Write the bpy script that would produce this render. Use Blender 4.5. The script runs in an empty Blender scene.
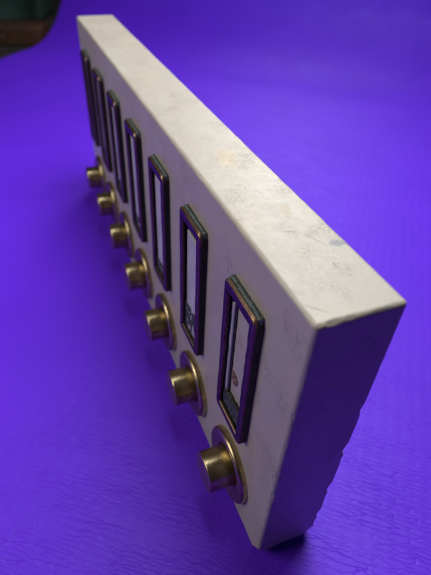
import bpy, bmesh, math, random
import numpy as np
from mathutils import Vector, Euler, noise

U = 0.001                                   # everything below is measured in millimetres
scene = bpy.context.scene
COL = scene.collection

# ------------------------------------------------------------------ helpers
def link(o, parent=None):
    COL.objects.link(o)
    if parent: o.parent = parent
    return o

def tag(o, label=None, cat=None, group=None, kind=None):
    if label: o["label"] = label
    if cat: o["category"] = cat
    if group: o["group"] = group
    if kind: o["kind"] = kind
    return o

def empty(name, loc):
    o = bpy.data.objects.new(name, None)
    o.empty_display_size = 0.01
    o.location = Vector(loc) * U
    return link(o)

def mesh_obj(name, verts, faces, mat, parent=None, loc=(0, 0, 0), smooth=True, sharp=None):
    me = bpy.data.meshes.new(name)
    me.from_pydata([Vector(v) * U for v in verts], [], [tuple(int(i) for i in f) for f in faces])
    bm = bmesh.new(); bm.from_mesh(me)
    bmesh.ops.remove_doubles(bm, verts=bm.verts, dist=1e-6)
    bmesh.ops.recalc_face_normals(bm, faces=bm.faces)
    bm.to_mesh(me); bm.free()
    if smooth:
        me.polygons.foreach_set("use_smooth", [True] * len(me.polygons))
        if sharp: me.set_sharp_from_angle(angle=math.radians(sharp))
    me.materials.append(mat)
    o = bpy.data.objects.new(name, me)
    o.location = Vector(loc) * U
    return link(o, parent)

def nz(p, s):
    return noise.noise(Vector(p) * s)

# ------------------------------------------------------------------ materials
class Mat:
    def __init__(self, name):
        self.m = bpy.data.materials.new(name); self.m.use_nodes = True
        self.t = self.m.node_tree; self.t.nodes.clear()
        self.out = self.n("ShaderNodeOutputMaterial")
        self.bsdf = self.n("ShaderNodeBsdfPrincipled")
        self.l(self.bsdf.outputs[0], self.out.inputs[0])
        tc = self.n("ShaderNodeTexCoord")
        mp = self.n("ShaderNodeMapping"); mp.inputs["Scale"].default_value = (1000,) * 3
        self.l(tc.outputs["Object"], mp.inputs["Vector"])
        self.mm = mp.outputs[0]              # object coordinates in millimetres
    def n(self, k): return self.t.nodes.new(k)
    def l(self, a, b): self.t.links.new(a, b)
    def set(self, **kw):
        for k, v in kw.items():
            s = self.bsdf.inputs[k.replace("_", " ")]
            if hasattr(v, "is_output"): self.l(v, s)
            else: s.default_value = v
    def scaled(self, sc, loc=(0, 0, 0), rot=(0, 0, 0), vec=None):
        mp = self.n("ShaderNodeMapping")
        mp.inputs["Scale"].default_value = sc; mp.inputs["Location"].default_value = loc
        mp.inputs["Rotation"].default_value = rot
        self.l(vec or self.mm, mp.inputs["Vector"]); return mp.outputs[0]
    def noise(self, scale, detail=4, rough=.55, dist=0, vec=None):
        t = self.n("ShaderNodeTexNoise")
        t.inputs["Scale"].default_value = scale; t.inputs["Detail"].default_value = detail
        t.inputs["Roughness"].default_value = rough; t.inputs["Distortion"].default_value = dist
        self.l(vec or self.mm, t.inputs["Vector"]); return t.outputs[0]
    def vor(self, scale, feature="F1", vec=None, rnd=1):
        t = self.n("ShaderNodeTexVoronoi"); t.feature = feature
        t.inputs["Scale"].default_value = scale; t.inputs["Randomness"].default_value = rnd
        self.l(vec or self.mm, t.inputs["Vector"]); return t.outputs["Distance"]
    def ramp(self, v, stops):
        r = self.n("ShaderNodeValToRGB"); e = r.color_ramp.elements
        while len(e) < len(stops): e.new(.5)
        for i, (p, c) in enumerate(stops):
            e[i].position = p
            e[i].color = (c, c, c, 1) if not isinstance(c, tuple) else (*c, 1)
        self.l(v, r.inputs[0]); return r.outputs[0]
    def math(self, op, a, b=None, clamp=False):
        m = self.n("ShaderNodeMath"); m.operation = op; m.use_clamp = clamp
        for i, x in enumerate((a, b)):
            if x is None: continue
            if hasattr(x, "is_output"): self.l(x, m.inputs[i])
            else: m.inputs[i].default_value = x
        return m.outputs[0]
    def mix(self, f, a, b, blend="MIX"):
        m = self.n("ShaderNodeMix"); m.data_type = "RGBA"; m.blend_type = blend
        for x, s in ((f, m.inputs[0]), (a, m.inputs[6]), (b, m.inputs[7])):
            if hasattr(x, "is_output"): self.l(x, s)
            elif isinstance(x, tuple): s.default_value = (*x, 1)
            else: s.default_value = x
        return m.outputs[2]
    def bump(self, h, strength, dist, normal=None):
        b = self.n("ShaderNodeBump"); b.inputs["Strength"].default_value = strength
        b.inputs["Distance"].default_value = dist * U
        self.l(h, b.inputs["Height"])
        if normal: self.l(normal, b.inputs["Normal"])
        return b.outputs[0]
    def blob(self, c, rad, rot=0., axis=2, wob=.5, wscale=.6):
        """soft ragged spot of ellipse radii rad (mm) around c, used for stains and scars"""
        sub = self.n("ShaderNodeVectorMath"); sub.operation = "SUBTRACT"
        self.l(self.mm, sub.inputs[0]); sub.inputs[1].default_value = c
        ro = self.n("ShaderNodeVectorRotate"); ro.rotation_type = "AXIS_ANGLE"
        ro.inputs["Axis"].default_value = [(1, 0, 0), (0, 1, 0), (0, 0, 1)][axis]
        ro.inputs["Angle"].default_value = rot
        self.l(sub.outputs[0], ro.inputs["Vector"])
        dv = self.n("ShaderNodeVectorMath"); dv.operation = "DIVIDE"
        self.l(ro.outputs[0], dv.inputs[0]); dv.inputs[1].default_value = rad
        ln = self.n("ShaderNodeVectorMath"); ln.operation = "LENGTH"; self.l(dv.outputs[0], ln.inputs[0])
        w = self.math("MULTIPLY", self.math("SUBTRACT", self.noise(wscale, 5, .65), .5), wob * 4)
        d = self.math("ADD", ln.outputs["Value"], w)
        return self.ramp(d, [(.55, 1.), (1., 0.)])

# --- cream stone
def make_stone():
    M = Mat("cream_marble")
    base = M.ramp(M.noise(.035, 6, .6, .6), [(.30, (.385, .345, .285)), (.5, (.42, .385, .325)), (.72, (.445, .415, .355))])
    streak = M.noise(.35, 5, .65, 1.2, M.scaled((1., .16, .5), rot=(0, 0, .12)))
    col = M.mix(M.ramp(streak, [(.58, 0.), (.76, .35)]), base, (.48, .42, .32))
    # fine grey-brown flecks and pits
    fl = M.noise(1.15, 6, .72)
    col = M.mix(M.ramp(fl, [(.58, 0.), (.72, .5)]), col, (.30, .27, .22))
    fl2 = M.noise(2.9, 4, .7, .4)
    col = M.mix(M.ramp(fl2, [(.60, 0.), (.70, .55)]), col, (.20, .17, .14))
    col = M.mix(M.ramp(fl2, [(.28, .5), (.37, 0.)]), col, (.60, .57, .50))
    pits = M.vor(.42, vec=M.scaled((1, 1, 1), loc=(3, 7, 1)))
    pitmask = M.math("MULTIPLY", M.ramp(pits, [(.05, 1.), (.16, 0.)]), M.ramp(M.noise(.09, 3), [(.56, 0.), (.68, 1.)]))
    col = M.mix(M.math("MULTIPLY", pitmask, .55), col, (.20, .17, .14))
    # warm patches
    col = M.mix(M.ramp(M.noise(.06, 4, .6, 0, M.scaled((1, 1, 1), loc=(40, 9, 5))), [(.54, 0.), (.70, .35)]), col, (.50, .40, .28))
    # scars that the photograph shows on the upper edge
    for c, r, k, rot, f in (((15.7, 18.2, 90), (2.0, 1.3, 4), (.17, .18, .20), .3, .85),
                            ((9., 24.4, 90), (.2, 1.9, 4), (.24, .22, .20), -1.16, .7),
                            ((12.1, 20.7, 90), (.32, 3.0, 4), (.24, .23, .22), -.44, .75),
                            ((11.9, 31.8, 90), (1.6, 3.0, 4), (.33, .25, .14), .3, .45),
                            ((9.2, 32.5, 90), (2.2, 3.2, 4), (.34, .31, .27), .3, .45),
                            ((2.2, 3.7, 90), (.28, 2.6, 4), (.22, .19, .15), -.80, .8),
                            ((11.4, 12.5, 90), (.35, 1.0, 4), (.25, .22, .2), .28, .7),
                            ((9.8, 58., 90), (3.2, 6., 5), (.55, .43, .26), .2, .45),
                            ((10.5, 104., 90), (1.1, 2.6, 4), (.36, .31, .24), .2, .6),
                            ((0, 12., 38.), (3, 2.4, 6.), (.38, .27, .14), .0, .35)):
        m = M.blob((c[0] - 8.96, c[1] - 112.18, c[2]), r, rot, 2, .35, .9)
        col = M.mix(M.math("MULTIPLY", m, f), col, k)
    # thin dirty scratches on the face
    sc = M.noise(.8, 3, .5, .3, M.scaled((1.4, 2.4, .38), rot=(.35, 0, 0)))
    scm = M.ramp(M.math("ABSOLUTE", M.math("SUBTRACT", sc, .5)), [(.0, 1.), (.02, 0.)])
    scm = M.math("MULTIPLY", scm, M.ramp(M.noise(.11, 3, .5, 0, M.scaled((1, 1, 1), loc=(11, 3, 0))), [(.52, 0.), (.62, 1.)]))
    col = M.mix(M.math("MULTIPLY", scm, .9), col, (.16, .13, .11))
    # polish left in patches: glossy spots between dull ones
    gl = M.ramp(M.noise(.55, 5, .7), [(.38, .47), (.68, .31)])
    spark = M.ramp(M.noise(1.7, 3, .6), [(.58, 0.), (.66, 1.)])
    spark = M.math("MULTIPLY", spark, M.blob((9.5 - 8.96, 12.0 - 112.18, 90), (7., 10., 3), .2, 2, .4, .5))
    col = M.mix(M.math("MULTIPLY", spark, .8), col, (.85, .85, .83))  # sparkling glints painted in as pale mineral flecks
    rough = M.math("SUBTRACT", gl, M.math("MULTIPLY", spark, .2), True)
    h = M.math("ADD", M.math("ADD", M.math("MULTIPLY", M.noise(.9, 6, .62), .5), M.math("MULTIPLY", M.noise(3.2, 4, .7), .45)), M.math("MULTIPLY", M.noise(.22, 3), .3))
    dn = M.vor(.16, vec=M.scaled((1, 1, 1), loc=(1, 5, 8)))
    h = M.math("SUBTRACT", h, M.math("MULTIPLY", M.ramp(dn, [(.04, 1.), (.12, 0.)]), M.ramp(M.noise(.07, 2, .5, 0, M.scaled((1, 1, 1), loc=(2, 1, 7))), [(.45, 0.), (.55, .9)])))
    h = M.math("SUBTRACT", h, M.math("MULTIPLY", pitmask, .55))
    h = M.math("SUBTRACT", h, M.math("MULTIPLY", scm, .3))
    h = M.math("ADD", h, M.math("MULTIPLY", spark, 1.1))
    M.set(Base_Color=col, Roughness=rough, IOR=1.5, Normal=M.bump(h, .5, .14))
    return M.m

def make_brass(name, tarnish, seed):
    M = Mat(name)
    v = M.scaled((1, 1, 1), loc=(seed * 7.3, seed * 3.1, seed))
    n1 = M.noise(.30, 5, .65, .5, v); n2 = M.noise(1.6, 4, .6, 0, v)
    col = M.mix(M.ramp(n1, [(.40, 0.), (.66, 1.)]), (.56, .46, .25), (.36, .29, .155))
    col = M.mix(M.math("MULTIPLY", M.ramp(n2, [(.50, 0.), (.68, 1.)]), tarnish), col, (.13, .105, .06))
    geo = M.n("ShaderNodeNewGeometry")
    edge = M.ramp(geo.outputs["Pointiness"], [(.505, 0.), (.56, 1.)])
    col = M.mix(M.math("MULTIPLY", edge, .6), col, (.72, .58, .30))
    turn = M.noise(2.2, 2, .5, 0, M.scaled((6, .35, .35), vec=v))   # turning marks round the axis
    rough = M.math("ADD", M.ramp(n1, [(.3, .20), (.7, .33)]), M.math("MULTIPLY", n2, .08))
    h = M.math("ADD", M.math("MULTIPLY", n2, .5), M.math("MULTIPLY", turn, .5))
    M.set(Base_Color=col, Metallic=1., Roughness=rough, Normal=M.bump(h, .35, .06))
    return M.m

def make_bronze():
    M = Mat("dark_bronze")
    n1 = M.noise(.35, 5, .65); n2 = M.noise(1.9, 4, .6)
    col = M.mix(M.ramp(n1, [(.38, 0.), (.64, 1.)]), (.095, .070, .05), (.04, .032, .028))
    geo = M.n("ShaderNodeNewGeometry")
    edge = M.ramp(M.math("ADD", geo.outputs["Pointiness"], M.math("MULTIPLY", M.math("SUBTRACT", n2, .5), .06)), [(.507, 0.), (.56, 1.)])
    col = M.mix(M.math("MULTIPLY", edge, .85), col, (.50, .31, .19))
    # side walls carry a black oxide crust
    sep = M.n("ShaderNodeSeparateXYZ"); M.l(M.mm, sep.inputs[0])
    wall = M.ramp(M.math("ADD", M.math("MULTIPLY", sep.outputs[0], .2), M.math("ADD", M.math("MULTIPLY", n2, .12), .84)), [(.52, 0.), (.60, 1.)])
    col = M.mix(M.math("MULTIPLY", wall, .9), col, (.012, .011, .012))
    rough = M.math("ADD", M.ramp(n1, [(.3, .30), (.7, .46)]), M.math("MULTIPLY", wall, .2))
    met = M.math("SUBTRACT", 1., M.math("MULTIPLY", wall, .7))
    M.set(Base_Color=col, Metallic=met, Roughness=rough, Normal=M.bump(n2, .3, .08))
    return M.m

def make_crust():
    M = Mat("verdigris_crust")
    n1 = M.noise(.55, 6, .7); n2 = M.noise(2.4, 5, .7)
    col = M.ramp(n2, [(.30, (.03, .04, .042)), (.44, (.11, .155, .16)), (.58, (.24, .32, .32)), (.72, (.48, .55, .52))])
    col = M.mix(M.ramp(n1, [(.48, 0.), (.66, .6)]), col, (.10, .11, .09))
    M.set(Base_Color=col, Roughness=.55, Normal=M.bump(n2, .8, .35))
    return M.m

def make_grime():
    M = Mat("green_grime")
    n1 = M.noise(.7, 6, .7); n2 = M.noise(2.2, 5, .75)
    col = M.ramp(n2, [(.36, (.010, .012, .012)), (.50, (.045, .055, .05)), (.62, (.12, .145, .13)), (.74, (.30, .33, .30))])
    col = M.mix(M.ramp(n1, [(.46, 0.), (.62, .7)]), col, (.03, .032, .024))
    M.set(Base_Color=col, Roughness=.5, Normal=M.bump(n2, .9, .4))
    return M.m

def make_recess_shade():  # rough near-black; shade inside the frame windows put into its colour
    M = Mat("recess_shade")
    n = M.noise(1.6, 5, .7)
    M.set(Base_Color=M.ramp(n, [(.4, (.010, .010, .011)), (.62, (.03, .034, .034)), (.76, (.12, .14, .135))]), Roughness=.6, Normal=M.bump(n, .7, .3))
    return M.m

def make_card():
    M = Mat("aged_card")
    col = M.ramp(M.noise(.25, 5, .6, 0, M.scaled((1, 1, .4))), [(.3, (.40, .385, .39)), (.7, (.54, .525, .53))])
    col = M.mix(M.ramp(M.noise(1.5, 4, .7), [(.60, 0.), (.74, .6)]), col, (.25, .22, .18))
    M.set(Base_Color=col, Roughness=.4)
    return M.m

def make_stain():
    M = Mat("rusty_hole")
    col = M.ramp(M.noise(.8, 4, .6), [(.38, (.09, .05, .025)), (.66, (.30, .21, .12))])
    M.set(Base_Color=col, Roughness=.7)
    return M.m

E1 = Vector((math.cos(math.radians(50)), math.sin(math.radians(50)), 0)).normalized()       # along the mat
E2 = Vector((E1.y, -E1.x, 0))                  # across the mat
MAT_ROT = math.atan2(E2.y, E2.x)

def make_vinyl():
    M = Mat("purple_vinyl")
    # mesh coordinates of the mat: x across, y along the rolled-out length (a UV map keeps them round the curl)
    uv = M.n("ShaderNodeUVMap"); uv.uv_map = "flat"
    mp = M.n("ShaderNodeMapping"); mp.inputs["Scale"].default_value = (1000, 1000, 1000)
    M.l(uv.outputs[0], mp.inputs["Vector"]); v = mp.outputs[0]
    col = M.ramp(M.noise(.02, 4, .55, 0, v), [(.3, (.115, .015, .72)), (.7, (.130, .018, .79))])
    wn = M.n("ShaderNodeTexNoise"); wn.inputs["Scale"].default_value = .16; wn.inputs["Detail"].default_value = 3
    M.l(v, wn.inputs["Vector"])
    ws = M.n("ShaderNodeVectorMath"); ws.operation = "MULTIPLY_ADD"
    M.l(wn.outputs["Color"], ws.inputs[0]); ws.inputs[1].default_value = (3.0, 1.3, 0); M.l(v, ws.inputs[2])
    wn2 = M.n("ShaderNodeTexNoise"); wn2.inputs["Scale"].default_value = .55; wn2.inputs["Detail"].default_value = 3
    M.l(v, wn2.inputs["Vector"])
    ws2 = M.n("ShaderNodeVectorMath"); ws2.operation = "MULTIPLY_ADD"
    M.l(wn2.outputs["Color"], ws2.inputs[0]); ws2.inputs[1].default_value = (1.5, 1.5, 0); M.l(ws.outputs[0], ws2.inputs[2])
    w = ws2.outputs[0]
    # long thin creases running across, broken into short lengths
    c1 = M.vor(1., "DISTANCE_TO_EDGE", M.scaled((.11, .72, 1), vec=w), .9)
    cre = M.ramp(c1, [(.0, 0.), (.04, .6), (.10, 1.)])
    c2 = M.vor(1., "DISTANCE_TO_EDGE", M.scaled((.17, 1.0, 1), loc=(5, 2, 0), vec=w), 1.)
    cre2 = M.ramp(c2, [(.0, 0.), (.10, 1.)])
    msk = M.ramp(M.noise(.07, 3, .5, 0, M.scaled((.6, 1.6, 1), vec=v)), [(.34, .2), (.58, 1.)])
    cre = M.math("SUBTRACT", 1., M.math("MULTIPLY", M.math("SUBTRACT", 1., cre), msk))
    msk2 = M.ramp(M.noise(.05, 3, .5, 0, M.scaled((1, 1, 1), loc=(9, 2, 0), vec=v)), [(.45, 0.), (.65, .6)])
    cre2 = M.math("SUBTRACT", 1., M.math("MULTIPLY", M.math("SUBTRACT", 1., cre2), msk2))
    # soft ribs along the length
    rib = M.n("ShaderNodeTexWave"); rib.bands_direction = "X"; rib.inputs["Scale"].default_value = .068
    rib.inputs["Distortion"].default_value = 2.5; rib.inputs["Detail"].default_value = 2; rib.inputs["Detail Scale"].default_value = .4
    M.l(v, rib.inputs["Vector"])
    grain = M.noise(1.8, 4, .65, 0, v)
    h = M.math("ADD", M.math("MULTIPLY", cre, .8), M.math("MULTIPLY", cre2, .35))
    h = M.math("ADD", h, M.math("MULTIPLY", rib.outputs["Color"], .20))
    h = M.math("ADD", h, M.math("MULTIPLY", grain, .34))
    h = M.math("ADD", h, M.math("MULTIPLY", M.noise(.12, 3, .5, 0, v), .4))
    # a few specks of dust
    d = M.vor(.035, vec=M.scaled((1, 1, 1), loc=(21, 13, 0), vec=v))
    dust = M.ramp(d, [(.006, 1.), (.011, 0.)])
    col = M.mix(M.math("MULTIPLY", dust, .7), col, (.5, .45, .6))
    M.set(Base_Color=col, Roughness=M.ramp(grain, [(.3, .46), (.7, .56)]), IOR=1.5, Specular_IOR_Level=.30, Normal=M.bump(h, .5, .27))
    return M.m

def make_plain(name, c1, c2, sc, rough, stretch=(1, 1, 1), bump=.2):
    M = Mat(name)
    n = M.noise(sc, 5, .6, .6, M.scaled(stretch))
    M.set(Base_Color=M.ramp(n, [(.32, c1), (.7, c2)]), Roughness=rough, Normal=M.bump(n, bump, .5))
    return M.m

STONE = make_stone(); BRONZE = make_bronze(); CRUST = make_crust(); CARD = make_card(); RECESS_SHADE = make_recess_shade(); GRIME = make_grime(); STAIN = make_stain()
VINYL = make_vinyl()

# ------------------------------------------------------------------ stone slab
L, T, H = 224.36, 17.92, 90.0
P, YB, ZB = 30.257, 20.356, 16.017
FY, FW, Z0, Z1 = 14.061, 14.949, 35.258, 78.586

panel = empty("doorbell_panel", (T / 2, L / 2, 0))
tag(panel, "cream marble doorbell panel with seven brass buttons and dark frames, on the purple mat", "doorbell panel")
OFF = np.array([T / 2, L / 2, 0])
def loc(x, y, z): return (x - OFF[0], y - OFF[1], z - OFF[2])

def axis_lines(n, coarse, fine=.22, band=3.2):
    a = list(np.arange(0, band, fine)); b = list(np.linspace(band, n - band, max(2, int((n - 2 * band) / coarse) + 1)))
    return np.array(a + b + [n - x for x in reversed(a)])

def build_slab():
    X, Y, Z = axis_lines(T, .6), axis_lines(L, 1.1), axis_lines(H, .9)
    V, F = [], []
    def grid(A, B, put):
        base = len(V)
        for a in A:
            for b in B: V.append(put(a, b))
        nb = len(B)
        for i in range(len(A) - 1):
            for j in range(nb - 1):
                k = base + i * nb + j
                F.append((k, k + 1, k + nb + 1, k + nb))
    grid(Y, Z, lambda a, b: (0, a, b)); grid(Y, Z, lambda a, b: (T, a, b))
    grid(X, Z, lambda a, b: (a, 0, b)); grid(X, Z, lambda a, b: (a, L, b))
    grid(X, Y, lambda a, b: (a, b, 0)); grid(X, Y, lambda a, b: (a, b, H))
    V = np.array(V, float)
    key = np.round(V, 4); uq, inv = np.unique(key, axis=0, return_inverse=True); inv = inv.ravel()
    F = [tuple(inv[list(f)]) for f in F]
    V = uq
    # worn, rounded arrises
    lo, hi = np.zeros(3), np.array([T, L, H])
    R = np.empty(len(V))
    for i, p in enumerate(V):
        R[i] = 1.0 + .22 * nz(p, .06) + .14 * nz(p, .45)
    R = np.clip(R, .45, 2.)
    C = np.minimum(np.maximum(V, lo + R[:, None]), hi - R[:, None])
    D = V - C; ln = np.linalg.norm(D, axis=1); m = ln > 1e-6
    V2 = V.copy(); V2[m] = C[m] + D[m] / ln[m][:, None] * np.minimum(ln[m], R[m])[:, None]
    # conchoidal chips: spheres that bite into the arrises, (centre, radius)
    chips = [((T + 2.0, -.4, 60.3), 3.15), ((T + 2.6, -.5, 45.6), 4.1), ((T + 6., -.8, 41.), 6.8), ((T + 2.6, -.5, 27.4), 4.0), ((T + 6.4, -.8, 22.), 7.4),
             ((T + 2.2, -.5, 13.2), 3.7), ((T + 6., -1.0, 8.5), 7.4), ((T + 3.0, -2.0, 1.0), 6.6),
             ((-1.8, -2.2, -.2), 5.3), ((8.0, -19., -16.0), 26.8), ((16., -9., -7.), 13.4),
             ((-2.6, 9.0, -1.6), 3.8),
             ((3.4, -3.4, H + 3.4), 5.45), ((6.6, -2.6, H + 2.6), 4.18), ((10.5, -3., H + 3.), 4.5), ((1.2, -1.6, H + 2.0), 3.0),
             ((-2.2, 26., H + 2.2), 3.35), ((-1.9, 41., H + 2.0), 2.9), ((-3., 63., H + 2.8), 4.25), ((-1.6, 5., H + 1.5), 2.5),
             ((-1.1, -1.4, 61.), 2.05), ((-1.0, -1.2, 24.), 1.8)]
    rnd = random.Random(4)
    for _ in range(26):                       # small nicks scattered along the front arrises
        y = rnd.uniform(6, L - 6); r = rnd.uniform(.5, 1.15)
        chips.append(((-.45 * r, y, H + .45 * r), r * 1.27))
    for _ in range(9):
        z = rnd.uniform(8, H - 6); r = rnd.uniform(.7, 1.3)
        chips.append(((-.4 * r, -.4 * r, z), r * 1.2))
    for c, r in chips:
        c = np.array(c); d = V2 - c; dl = np.linalg.norm(d, axis=1)
        for i in np.where(dl < r)[0]:
            rr = r + min(.1 * r, .22) * nz(V2[i], .35) + min(.04 * r, .07) * nz(V2[i], 1.6)
            if dl[i] < rr: V2[i] = c + d[i] / max(dl[i], 1e-6) * rr
    V2 = np.minimum(np.maximum(V2, lo), hi)
    # faces are sawn and not quite flat; back is rougher
    for i, p in enumerate(V2):
        w = .05 * nz(p, .07) + .025 * nz(p, .35)
        q = min(p[0], T - p[0], p[1], L - p[1], p[2], H - p[2])
        if p[0] > T - .3: V2[i][0] += .25 * nz(p, .12) - .2
        elif p[0] < .3: V2[i][0] += w
        elif p[1] < .3: V2[i][1] += 2 * w
        elif p[2] > H - .3: V2[i][2] += w
    # screw hole behind the first frame
    return mesh_obj("stone_slab", V2 - OFF, F, STONE, panel)
slab = build_slab()

# ------------------------------------------------------------------ push buttons
def lathe(profile, seg=96, wob=0., seed=0):
    V, F = [], []
    n = len(profile)
    for (r, x) in profile:
        for k in range(seg):
            a = 2 * math.pi * k / seg
            rr = r * (1 + wob * noise.noise(Vector((math.cos(a) * 1.3 + seed, math.sin(a) * 1.3, x * .4))))
            V.append((x, rr * math.cos(a), rr * math.sin(a)))
    for i in range(n - 1):
        for k in range(seg):
            a, b = i * seg + k, i * seg + (k + 1) % seg
            F.append((a, b, b + seg, a + seg))
    F.append(tuple(range(seg))); F.append(tuple((n - 1) * seg + k for k in range(seg)))
    return V, F

def arc(c, r, a0, a1, n):
    return [(c[0] + r * math.cos(math.radians(a0 + (a1 - a0) * i / n)), c[1] - r * math.sin(math.radians(a0 + (a1 - a0) * i / n))) for i in range(n + 1)]

FL = [(10.95, .25), (10.95, -.5)] + arc((9.75, -.95), 1.2, -8, 95, 14) + \
     [(9.3, -2.13), (8.9, -2.05), (8.4, -1.92), (7.8, -1.76), (7.2, -1.63), (6.7, -1.55), (6.35, -1.52), (6.2, -1.4), (6.15, .1), (5.0, .15)]
def cap_profile(ln, r=5.72):
    return [(r, .1), (r, -.8), (r, -1.5), (r, -2.5), (r, -4.), (r, -5.5), (r - .01, -ln + 1.1), (r - .02, -ln + .8)] + \
           arc((r - .62, -ln + .60), .60, 0, 82, 7) + [(4.2, -ln - .10), (2.8, -ln - .19), (1.4, -ln - .24), (.4, -ln - .25)]

BRASS = [make_brass("aged_brass", t, s) for t, s in ((.45, 1), (.55, 2), (.95, 3), (.5, 4), (.6, 5), (.5, 6), (.55, 7))]
blabels = {2: "push button with blackened tarnish patches on its cap", 0: "nearest push button, smooth and shining"}
rb = random.Random(11)
for i in range(7):
    V, F = lathe(FL, 112, .006, i)
    o = mesh_obj("push_button", V, F, BRASS[i], panel, loc(0, YB + i * P, ZB), sharp=50)
    if i in blabels: o["label"] = blabels[i]
    o.rotation_euler = (rb.uniform(0, 6.28), 0, rb.uniform(-.012, .012))
    ln = 8.37 + rb.uniform(-.25, .25)
    V, F = lathe(cap_profile(ln), 96, .004, i + 20)
    c = mesh_obj("button_cap", V, F, BRASS[i], o, (0, 0, 0), sharp=50)
    c.rotation_euler = (0, rb.uniform(-.02, .02), rb.uniform(-.02, .02))

# ------------------------------------------------------------------ nameplate frames
RL = 2.75
SIDE = [(0., 0.), (0., -.55), (0., -1.1), (0., -1.55), (.06, -1.85), (.22, -2.08), (.46, -2.22), (.8, -2.28), (1.3, -2.30), (1.8, -2.28), (2.2, -2.22),
        (2.5, -2.10), (2.68, -1.92), (RL, -1.7), (RL, -1.35), (2.4, -1.3), (1.5, -1.3), (.75, -1.25), (.75, -.7), (.75, 0.)]
TOP = list(SIDE)                              # upper rail: only a front lip, the edge behind it is open
TOP = [(1.15, 0.), (1.15, -.55), (1.12, -1.15), (.08, -1.30), (.05, -1.75), (.18, -2.05), (.42, -2.22), (.8, -2.29), (1.4, -2.30), (2.0, -2.28), (2.5, -2.22),
       (2.85, -2.10), (3.05, -1.92), (3.15, -1.7), (3.15, -1.35), (2.7, -1.3), (2.0, -1.3), (1.75, -1.25), (1.75, -.7), (1.75, 0.)]
BOT = [(u * .82, x) for u, x in SIDE]

def frame_mesh(seed, rough_inner):
    w2, h2 = FW / 2, (Z1 - Z0) / 2
    V, F, ns = [], [], 0
    rings = []
    R0 = 1.6
    def sect(yy, zz, ang, us, uv):            # one cross-section; us/uv inset from the side and from the top or bottom
        pass
    path = []
    # (corner sign y, sign z, angle range)
    corners = [(1, 1, 0, 90), (-1, 1, 90, 180), (-1, -1, 180, 270), (1, -1, 270, 360)]
    for ci, (sy, sz, a0, a1) in enumerate(corners):
        for k in range(6): path.append((sy, sz, math.radians(a0 + (a1 - a0) * k / 5), None))
        nsy, nsz = corners[(ci + 1) % 4][:2]
        steps = 12 if nsz == sz else 34
        for k in range(1, steps): path.append((sy, sz, math.radians(a1), (nsy, nsz, k / steps)))
    for (sy, sz, a, mid) in path:
        ring = []
        for j in range(len(SIDE)):
            u0, x = SIDE[j]; us = u0
            def corner(sy, sz):
                us = u0 * (.72 if sy > 0 else .94); xv = (TOP if sz > 0 else BOT)[j][1]
                uv, xv = (TOP if sz > 0 else BOT)[j]
                r = max(R0 - min(us, uv), .04)
                cy, cz = sy * (w2 - us - r), sz * (h2 - uv - r)
                t = abs(math.sin(a))          # 0 on a side rail, 1 on top or bottom
                return cy + r * math.cos(a), cz + r * math.sin(a), x * (1 - t) + xv * t
            y, z, xx = corner(sy, sz)
            if mid:
                y2, z2, x2 = corner(mid[0], mid[1]); f = mid[2]
                y, z, xx = y + (y2 - y) * f, z + (z2 - z) * f, xx + (x2 - xx) * f
            p = Vector((y + seed * 31, z, xx))
            g = .07 if us < 2.3 else rough_inner
            if xx < -.1:
                y += g * noise.noise(p * .35) + .35 * g * noise.noise(p * 1.4)
                z += .5 * g * noise.noise(p * .35 + Vector((9, 0, 0)))
                xx += .10 * noise.noise(p * .09) + .03 * noise.noise(p * .7)
            ring.append((xx, y, z))
        rings.append(ring)
    n = len(SIDE)
    for r in rings: V += r
    m = len(rings)
    for i in range(m):
        for j in range(n):
            a, b = i * n + j, i * n + (j + 1) % n
            c, d = ((i + 1) % m) * n + (j + 1) % n, ((i + 1) % m) * n + j
            F.append((a, b, c, d))
    return V, F

def crust(name, y0, y1, z0, z1, x_out, parent, seed, amp=.35, step=.35, mat=None, ragged=.0):
    """a rough thick slab, from just above the stone out to x_out, with a crumbly front and rim"""
    ny, nzn = max(3, int((y1 - y0) / step)), max(3, int((z1 - z0) / step))
    V, F = [], []
    for side in (0, 1):
        for i in range(ny + 1):
            for j in range(nzn + 1):
                y, z = y0 + (y1 - y0) * i / ny, z0 + (z1 - z0) * j / nzn
                p = Vector((y + seed * 17, z, seed * 5))
                if side == 0:
                    x = x_out + amp * noise.noise(p * .9) + amp * .7 * noise.noise(p * 2.3)
                else: x = .05
                if ragged:
                    t = (j / nzn - .5) * 2
                    z += ragged * abs(t) * (noise.noise(Vector((y * .9, seed, 0))) + .5 * noise.noise(Vector((y * 2.6, seed, 3))))
                else:
                    t = (j / nzn - .5) * 2
                    z += amp * .8 * t * noise.noise(p * 1.3 + Vector((0, 0, 7 * side)))
                V.append((min(x, -.12) if side == 0 else x, y, z))
    s = (ny + 1) * (nzn + 1)
    idx = lambda sd, i, j: sd * s + i * (nzn + 1) + j
    for i in range(ny):
        for j in range(nzn):
            F.append((idx(0, i, j), idx(0, i, j + 1), idx(0, i + 1, j + 1), idx(0, i + 1, j)))
            F.append((idx(1, i, j), idx(1, i + 1, j), idx(1, i + 1, j + 1), idx(1, i, j + 1)))
    for i in range(ny):
        F.append((idx(0, i, 0), idx(0, i + 1, 0), idx(1, i + 1, 0), idx(1, i, 0)))
        F.append((idx(0, i, nzn), idx(1, i, nzn), idx(1, i + 1, nzn), idx(0, i + 1, nzn)))
    for j in range(nzn):
        F.append((idx(0, 0, j), idx(1, 0, j), idx(1, 0, j + 1), idx(0, 0, j + 1)))
        F.append((idx(0, ny, j), idx(0, ny, j + 1), idx(1, ny, j + 1), idx(1, ny, j)))
    return mesh_obj(name, V, F, mat or CRUST, parent)

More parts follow.
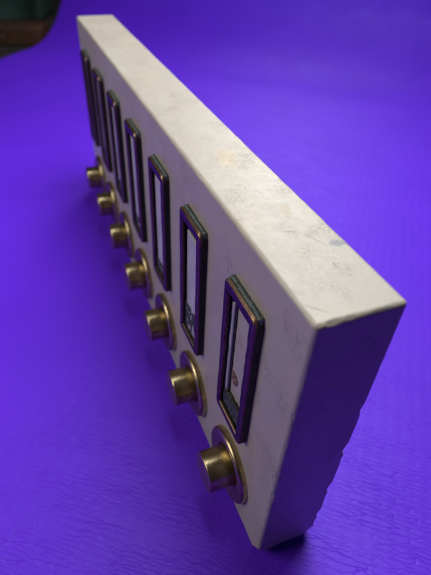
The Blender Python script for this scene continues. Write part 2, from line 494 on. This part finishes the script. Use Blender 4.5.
flabels = {0: "empty nameplate frame showing bare stone and a rusty screw hole",
           1: "nameplate frame with a pale card above dark green crust"}
rf = random.Random(5)
for i in range(7):
    yc, zc = FY + FW / 2 + i * P, (Z0 + Z1) / 2
    V, F = frame_mesh(i + 1, .26 if i == 0 else .10)
    f = mesh_obj("nameplate_frame", V, F, BRONZE, panel, loc(0, yc, zc), sharp=40)
    f.rotation_euler = (rf.uniform(-.006, .006), 0, rf.uniform(-.006, .006))
    if i in flabels: f["label"] = flabels[i]
    w2, h2 = FW / 2, (Z1 - Z0) / 2
    # corroded filling that shows above the upper lip
    crust("verdigris_crust", -w2 + .45, w2 - .45, h2 - 2.6, h2 - .12, -1.26, f, i, .26, .3)
    # crumbly dirt in the lower end of the window
    hgt = (6.8, 11.0, 6.0, 7., 6., 7., 6.)[i]
    crust("dirt_and_shade", -w2 + .8, w2 - .8, -h2 + .9, -h2 + .9 + hgt, -1.05, f, i + 30, .45, .34, GRIME, ragged=1.0)
    if i == 0:
        crust("name_card", 4.4, w2 - .85, -h2 + 5., h2 - 6.2, -.85, f, 3, .05, .5, CARD, ragged=.9)
        crust("dirt_and_shade", -w2 + .8, w2 - .8, h2 - 5.6, h2 - 2.4, -.5, f, 77, .35, .34, RECESS_SHADE, ragged=1.0)  # dark recess below the upper lip, its shade put in as a black sheet
        crust("dirt_and_shade", 3.9, 4.7, -h2 + 2., h2 - 3., -.30, f, 41, .16, .34, RECESS_SHADE, ragged=.4)  # dark groove beside the card, its shade laid in as a strip
        crust("dirt_and_shade", w2 - 1.9, w2 - .8, -h2 + 2., h2 - 3., -1.0, f, 43, .2, .34, RECESS_SHADE, ragged=.4)  # dark gap along the far rail, painted as a black strip
        Vh, Fh = lathe([(2.1, .1), (2.1, -.08), (1.9, -.13), (1.6, -.10), (1.4, -.06), (.1, -.055)], 40, .08, 3)
        h = mesh_obj("screw_hole", Vh, Fh, STAIN, f, (0, 23.9 - yc, 49.6 - zc))
    else:
        crust("dirt_and_shade", -w2 + .8, w2 - .8, -h2 + 2., h2 - 2.5, -.22, f, i + 90, .12, .6, RECESS_SHADE)  # near-black backing round the card, window shade in its colour
        top = (0, 6.2, 5.0, 5.4, 4.6, 4.8, 4.6)[i]
        crust("name_card", -w2 + 1.2, w2 - 2.9, -h2 + 2.2, h2 - top, -.95, f, i, .04, .8, CARD)
        crust("dirt_and_shade", -w2 + .8, w2 - .8, h2 - top + .2, h2 - 2.4, -.45, f, i + 60, .3, .34, RECESS_SHADE, ragged=.5)  # black recess above the card, its shade painted as a sheet

# ------------------------------------------------------------------ purple mat
def build_mat():
    W0, W1 = -358., 262.
    S0, SB, RB = -260., 410., 90.
    TH = 4.0
    def surf(s, w):
        s2 = s - SB
        if s2 <= 0: h, z = s, 0.
        else:
            amax = math.radians(74)
            if s2 < RB * amax: a = s2 / RB; h, z = SB + RB * math.sin(a), RB * (1 - math.cos(a))
            else:
                e = s2 - RB * amax
                h, z = SB + RB * math.sin(amax) + e * math.cos(amax), RB * (1 - math.cos(amax)) + e * math.sin(amax)
        # slow undulation of the sheet away from the panel
        d = max(0., abs(w + 135 - .0 * s) - 150) / 150
        z += 2.0 * min(1., d) * nz((w, s, 0), .012) * (1 if s2 < 0 else 1)
        return h, z
    ws = np.linspace(W0, W1, 76); ss = np.concatenate([np.linspace(S0, SB, 80), np.linspace(SB, SB + 175, 50)[1:]])
    V, F, UVc = [], [], []
    for side in (0, 1):
        for s in ss:
            for w in ws:
                h, z = surf(s, w)
                if side:                        # underside, offset along the sheet normal
                    h2, z2 = surf(s + 1., w); t = Vector((h2 - h, z2 - z)).normalized()
                    h, z = h + t.y * TH, z - t.x * TH
                p = E1 * h + E2 * w
                V.append((p.x, p.y, z)); UVc.append((w, s))
    nw, n = len(ws), len(ws) * len(ss)
    q = lambda sd, i, j: sd * n + i * nw + j
    for i in range(len(ss) - 1):
        for j in range(nw - 1):
            F.append((q(0, i, j), q(0, i, j + 1), q(0, i + 1, j + 1), q(0, i + 1, j)))
            F.append((q(1, i, j), q(1, i + 1, j), q(1, i + 1, j + 1), q(1, i, j + 1)))
    for i in range(len(ss) - 1):
        F.append((q(0, i, 0), q(0, i + 1, 0), q(1, i + 1, 0), q(1, i, 0)))
        F.append((q(0, i, nw - 1), q(1, i, nw - 1), q(1, i + 1, nw - 1), q(0, i + 1, nw - 1)))
    for j in range(nw - 1):
        F.append((q(0, 0, j), q(1, 0, j), q(1, 0, j + 1), q(0, 0, j + 1)))
        e = len(ss) - 1
        F.append((q(0, e, j), q(0, e, j + 1), q(1, e, j + 1), q(1, e, j)))
    me = bpy.data.meshes.new("purple_mat")
    me.from_pydata([Vector(v) * U for v in V], [], F)
    uvl = me.uv_layers.new(name="flat")
    for lp in me.loops: uvl.data[lp.index].uv = (UVc[lp.vertex_index][0] * U, UVc[lp.vertex_index][1] * U)
    me.polygons.foreach_set("use_smooth", [True] * len(me.polygons))
    me.set_sharp_from_angle(angle=math.radians(50))
    me.materials.append(VINYL)
    o = link(bpy.data.objects.new("purple_mat", me))
    return tag(o, "purple vinyl mat with fine creases lying under the marble panel and curling up behind it", "mat")
build_mat()

# ------------------------------------------------------------------ what shows past the mat, top left
WOOD = make_plain("brown_wood", (.045, .018, .008), (.085, .036, .016), .04, .5, (1, .12, 1))
TABLE = make_plain("dark_table", (.016, .014, .013), (.03, .027, .026), .02, .6)
CLOTH = make_plain("dark_green_cloth", (.003, .020, .016), (.008, .042, .034), .03, .8)

tb = mesh_obj("table_top", [(-1500, -1200, -4.4), (1500, -1200, -4.4), (1500, 2200, -4.4), (-1500, 2200, -4.4)], [(0, 1, 2, 3)], TABLE, smooth=False)
tag(tb, kind="structure")

def board():
    bm = bmesh.new()
    bmesh.ops.create_cube(bm, size=1.)
    bmesh.ops.scale(bm, vec=(420, 34, 19.), verts=bm.verts)
    bmesh.ops.bevel(bm, geom=bm.edges[:], offset=1.6, segments=3, affect="EDGES")
    V = [v.co.copy() for v in bm.verts]; F = [[v.index for v in f.verts] for f in bm.faces]
    bm.free()
    o = mesh_obj("wooden_board", V, F, WOOD, loc=(-185, 661, 5.15), sharp=40)
    o.rotation_euler = (0, 0, math.atan2(-.37, .93))
    tag(o, "plain brown wooden board lying past the mat's edge, in front of the dark green cloth", "board")
    Vk, Fk = lathe([(5.2, 0.), (5.2, .5), (4.4, .9), (3.4, .5), (3.2, .3), (.1, .3)], 40)
    k = mesh_obj("screw_cover", [(v[1], -v[0], v[2]) for v in Vk], Fk, WOOD, o, (169., -17.0, 1.5))
board()

def cloth():
    """a heap of heavy folds: closed body with a rippled front"""
    V, F = [], []
    nu, nv = 90, 24
    for side in (0, 1):
        for i in range(nu + 1):
            for j in range(nv + 1):
                u, v = i / nu * 400 - 260, j / nv * 150
                y = 12 * math.sin(u * .06 + 1.5 * nz((u, v, 0), .02)) + 14 * nz((u, v, 3), .02) + (v * .12) + (70 if side else 0)
                V.append((u, y, v))
    s = (nu + 1) * (nv + 1); q = lambda sd, i, j: sd * s + i * (nv + 1) + j
    for i in range(nu):
        for j in range(nv):
            F.append((q(0, i, j), q(0, i + 1, j), q(0, i + 1, j + 1), q(0, i, j + 1)))
            F.append((q(1, i, j), q(1, i, j + 1), q(1, i + 1, j + 1), q(1, i + 1, j)))
        F.append((q(0, i, 0), q(1, i, 0), q(1, i + 1, 0), q(0, i + 1, 0)))
        F.append((q(0, i, nv), q(0, i + 1, nv), q(1, i + 1, nv), q(1, i, nv)))
    for j in range(nv):
        F.append((q(0, 0, j), q(0, 0, j + 1), q(1, 0, j + 1), q(1, 0, j)))
        F.append((q(0, nu, j), q(1, nu, j), q(1, nu, j + 1), q(0, nu, j + 1)))
    o = mesh_obj("green_cloth", V, F, CLOTH, loc=(-120, 730, -4.2))
    o.rotation_euler = (0, 0, math.atan2(-.37, .93))
    tag(o, "dark green folded cloth behind the brown wooden board, top left corner", "cloth")
cloth()

# ------------------------------------------------------------------ light
w = bpy.data.worlds.new("World"); scene.world = w; w.use_nodes = True
bg = w.node_tree.nodes["Background"]; bg.inputs[0].default_value = (.8, .85, 1., 1); bg.inputs[1].default_value = .022

def lamp(name, pos, target, size, power, col, sy=None):
    d = bpy.data.lights.new(name, "AREA"); d.energy = power; d.color = col
    d.shape = "RECTANGLE" if sy else "DISK"; d.size = size
    if sy: d.size_y = sy
    o = link(bpy.data.objects.new(name, d)); o.location = Vector(pos) * U
    o.rotation_euler = (Vector(target) - Vector(pos)).to_track_quat("-Z", "Y").to_euler()
    return o
tgt = Vector((60, 130, 20))
lamp("ceiling_lamp", (98, 140, 350), (50, 120, 20), .20, 1.24, (.97, .985, 1.))
lamp("desk_lamp", (330, 560, 400), (30, 150, 30), .26, 1.3, (1., .98, .95))
lamp("left_fill", (-310, 125, 240), (0, 90, 30), .20, .60, (1., .93, .85), .2)  # soft fill added on the left to lift the front face

# ------------------------------------------------------------------ camera
cd = bpy.data.cameras.new("camera"); cam = link(bpy.data.objects.new("camera", cd))
cam.location = Vector((-34.584, -39.928, 139.869)) * U
cam.rotation_euler = Euler((math.radians(49.51754), math.radians(-2.46240), math.radians(-21.72490)), "XYZ")
cd.sensor_fit = "VERTICAL"; cd.sensor_height = 24; cd.lens = 467.521 / 575 * 24
cd.clip_start = .005; cd.clip_end = 20
cd.dof.use_dof = True; cd.dof.focus_distance = .107; cd.dof.aperture_fstop = 13.
scene.camera = cam

scene.view_settings.view_transform = "Standard"; scene.view_settings.look = "None"
scene.view_settings.exposure = 0.; scene.view_settings.gamma = 1
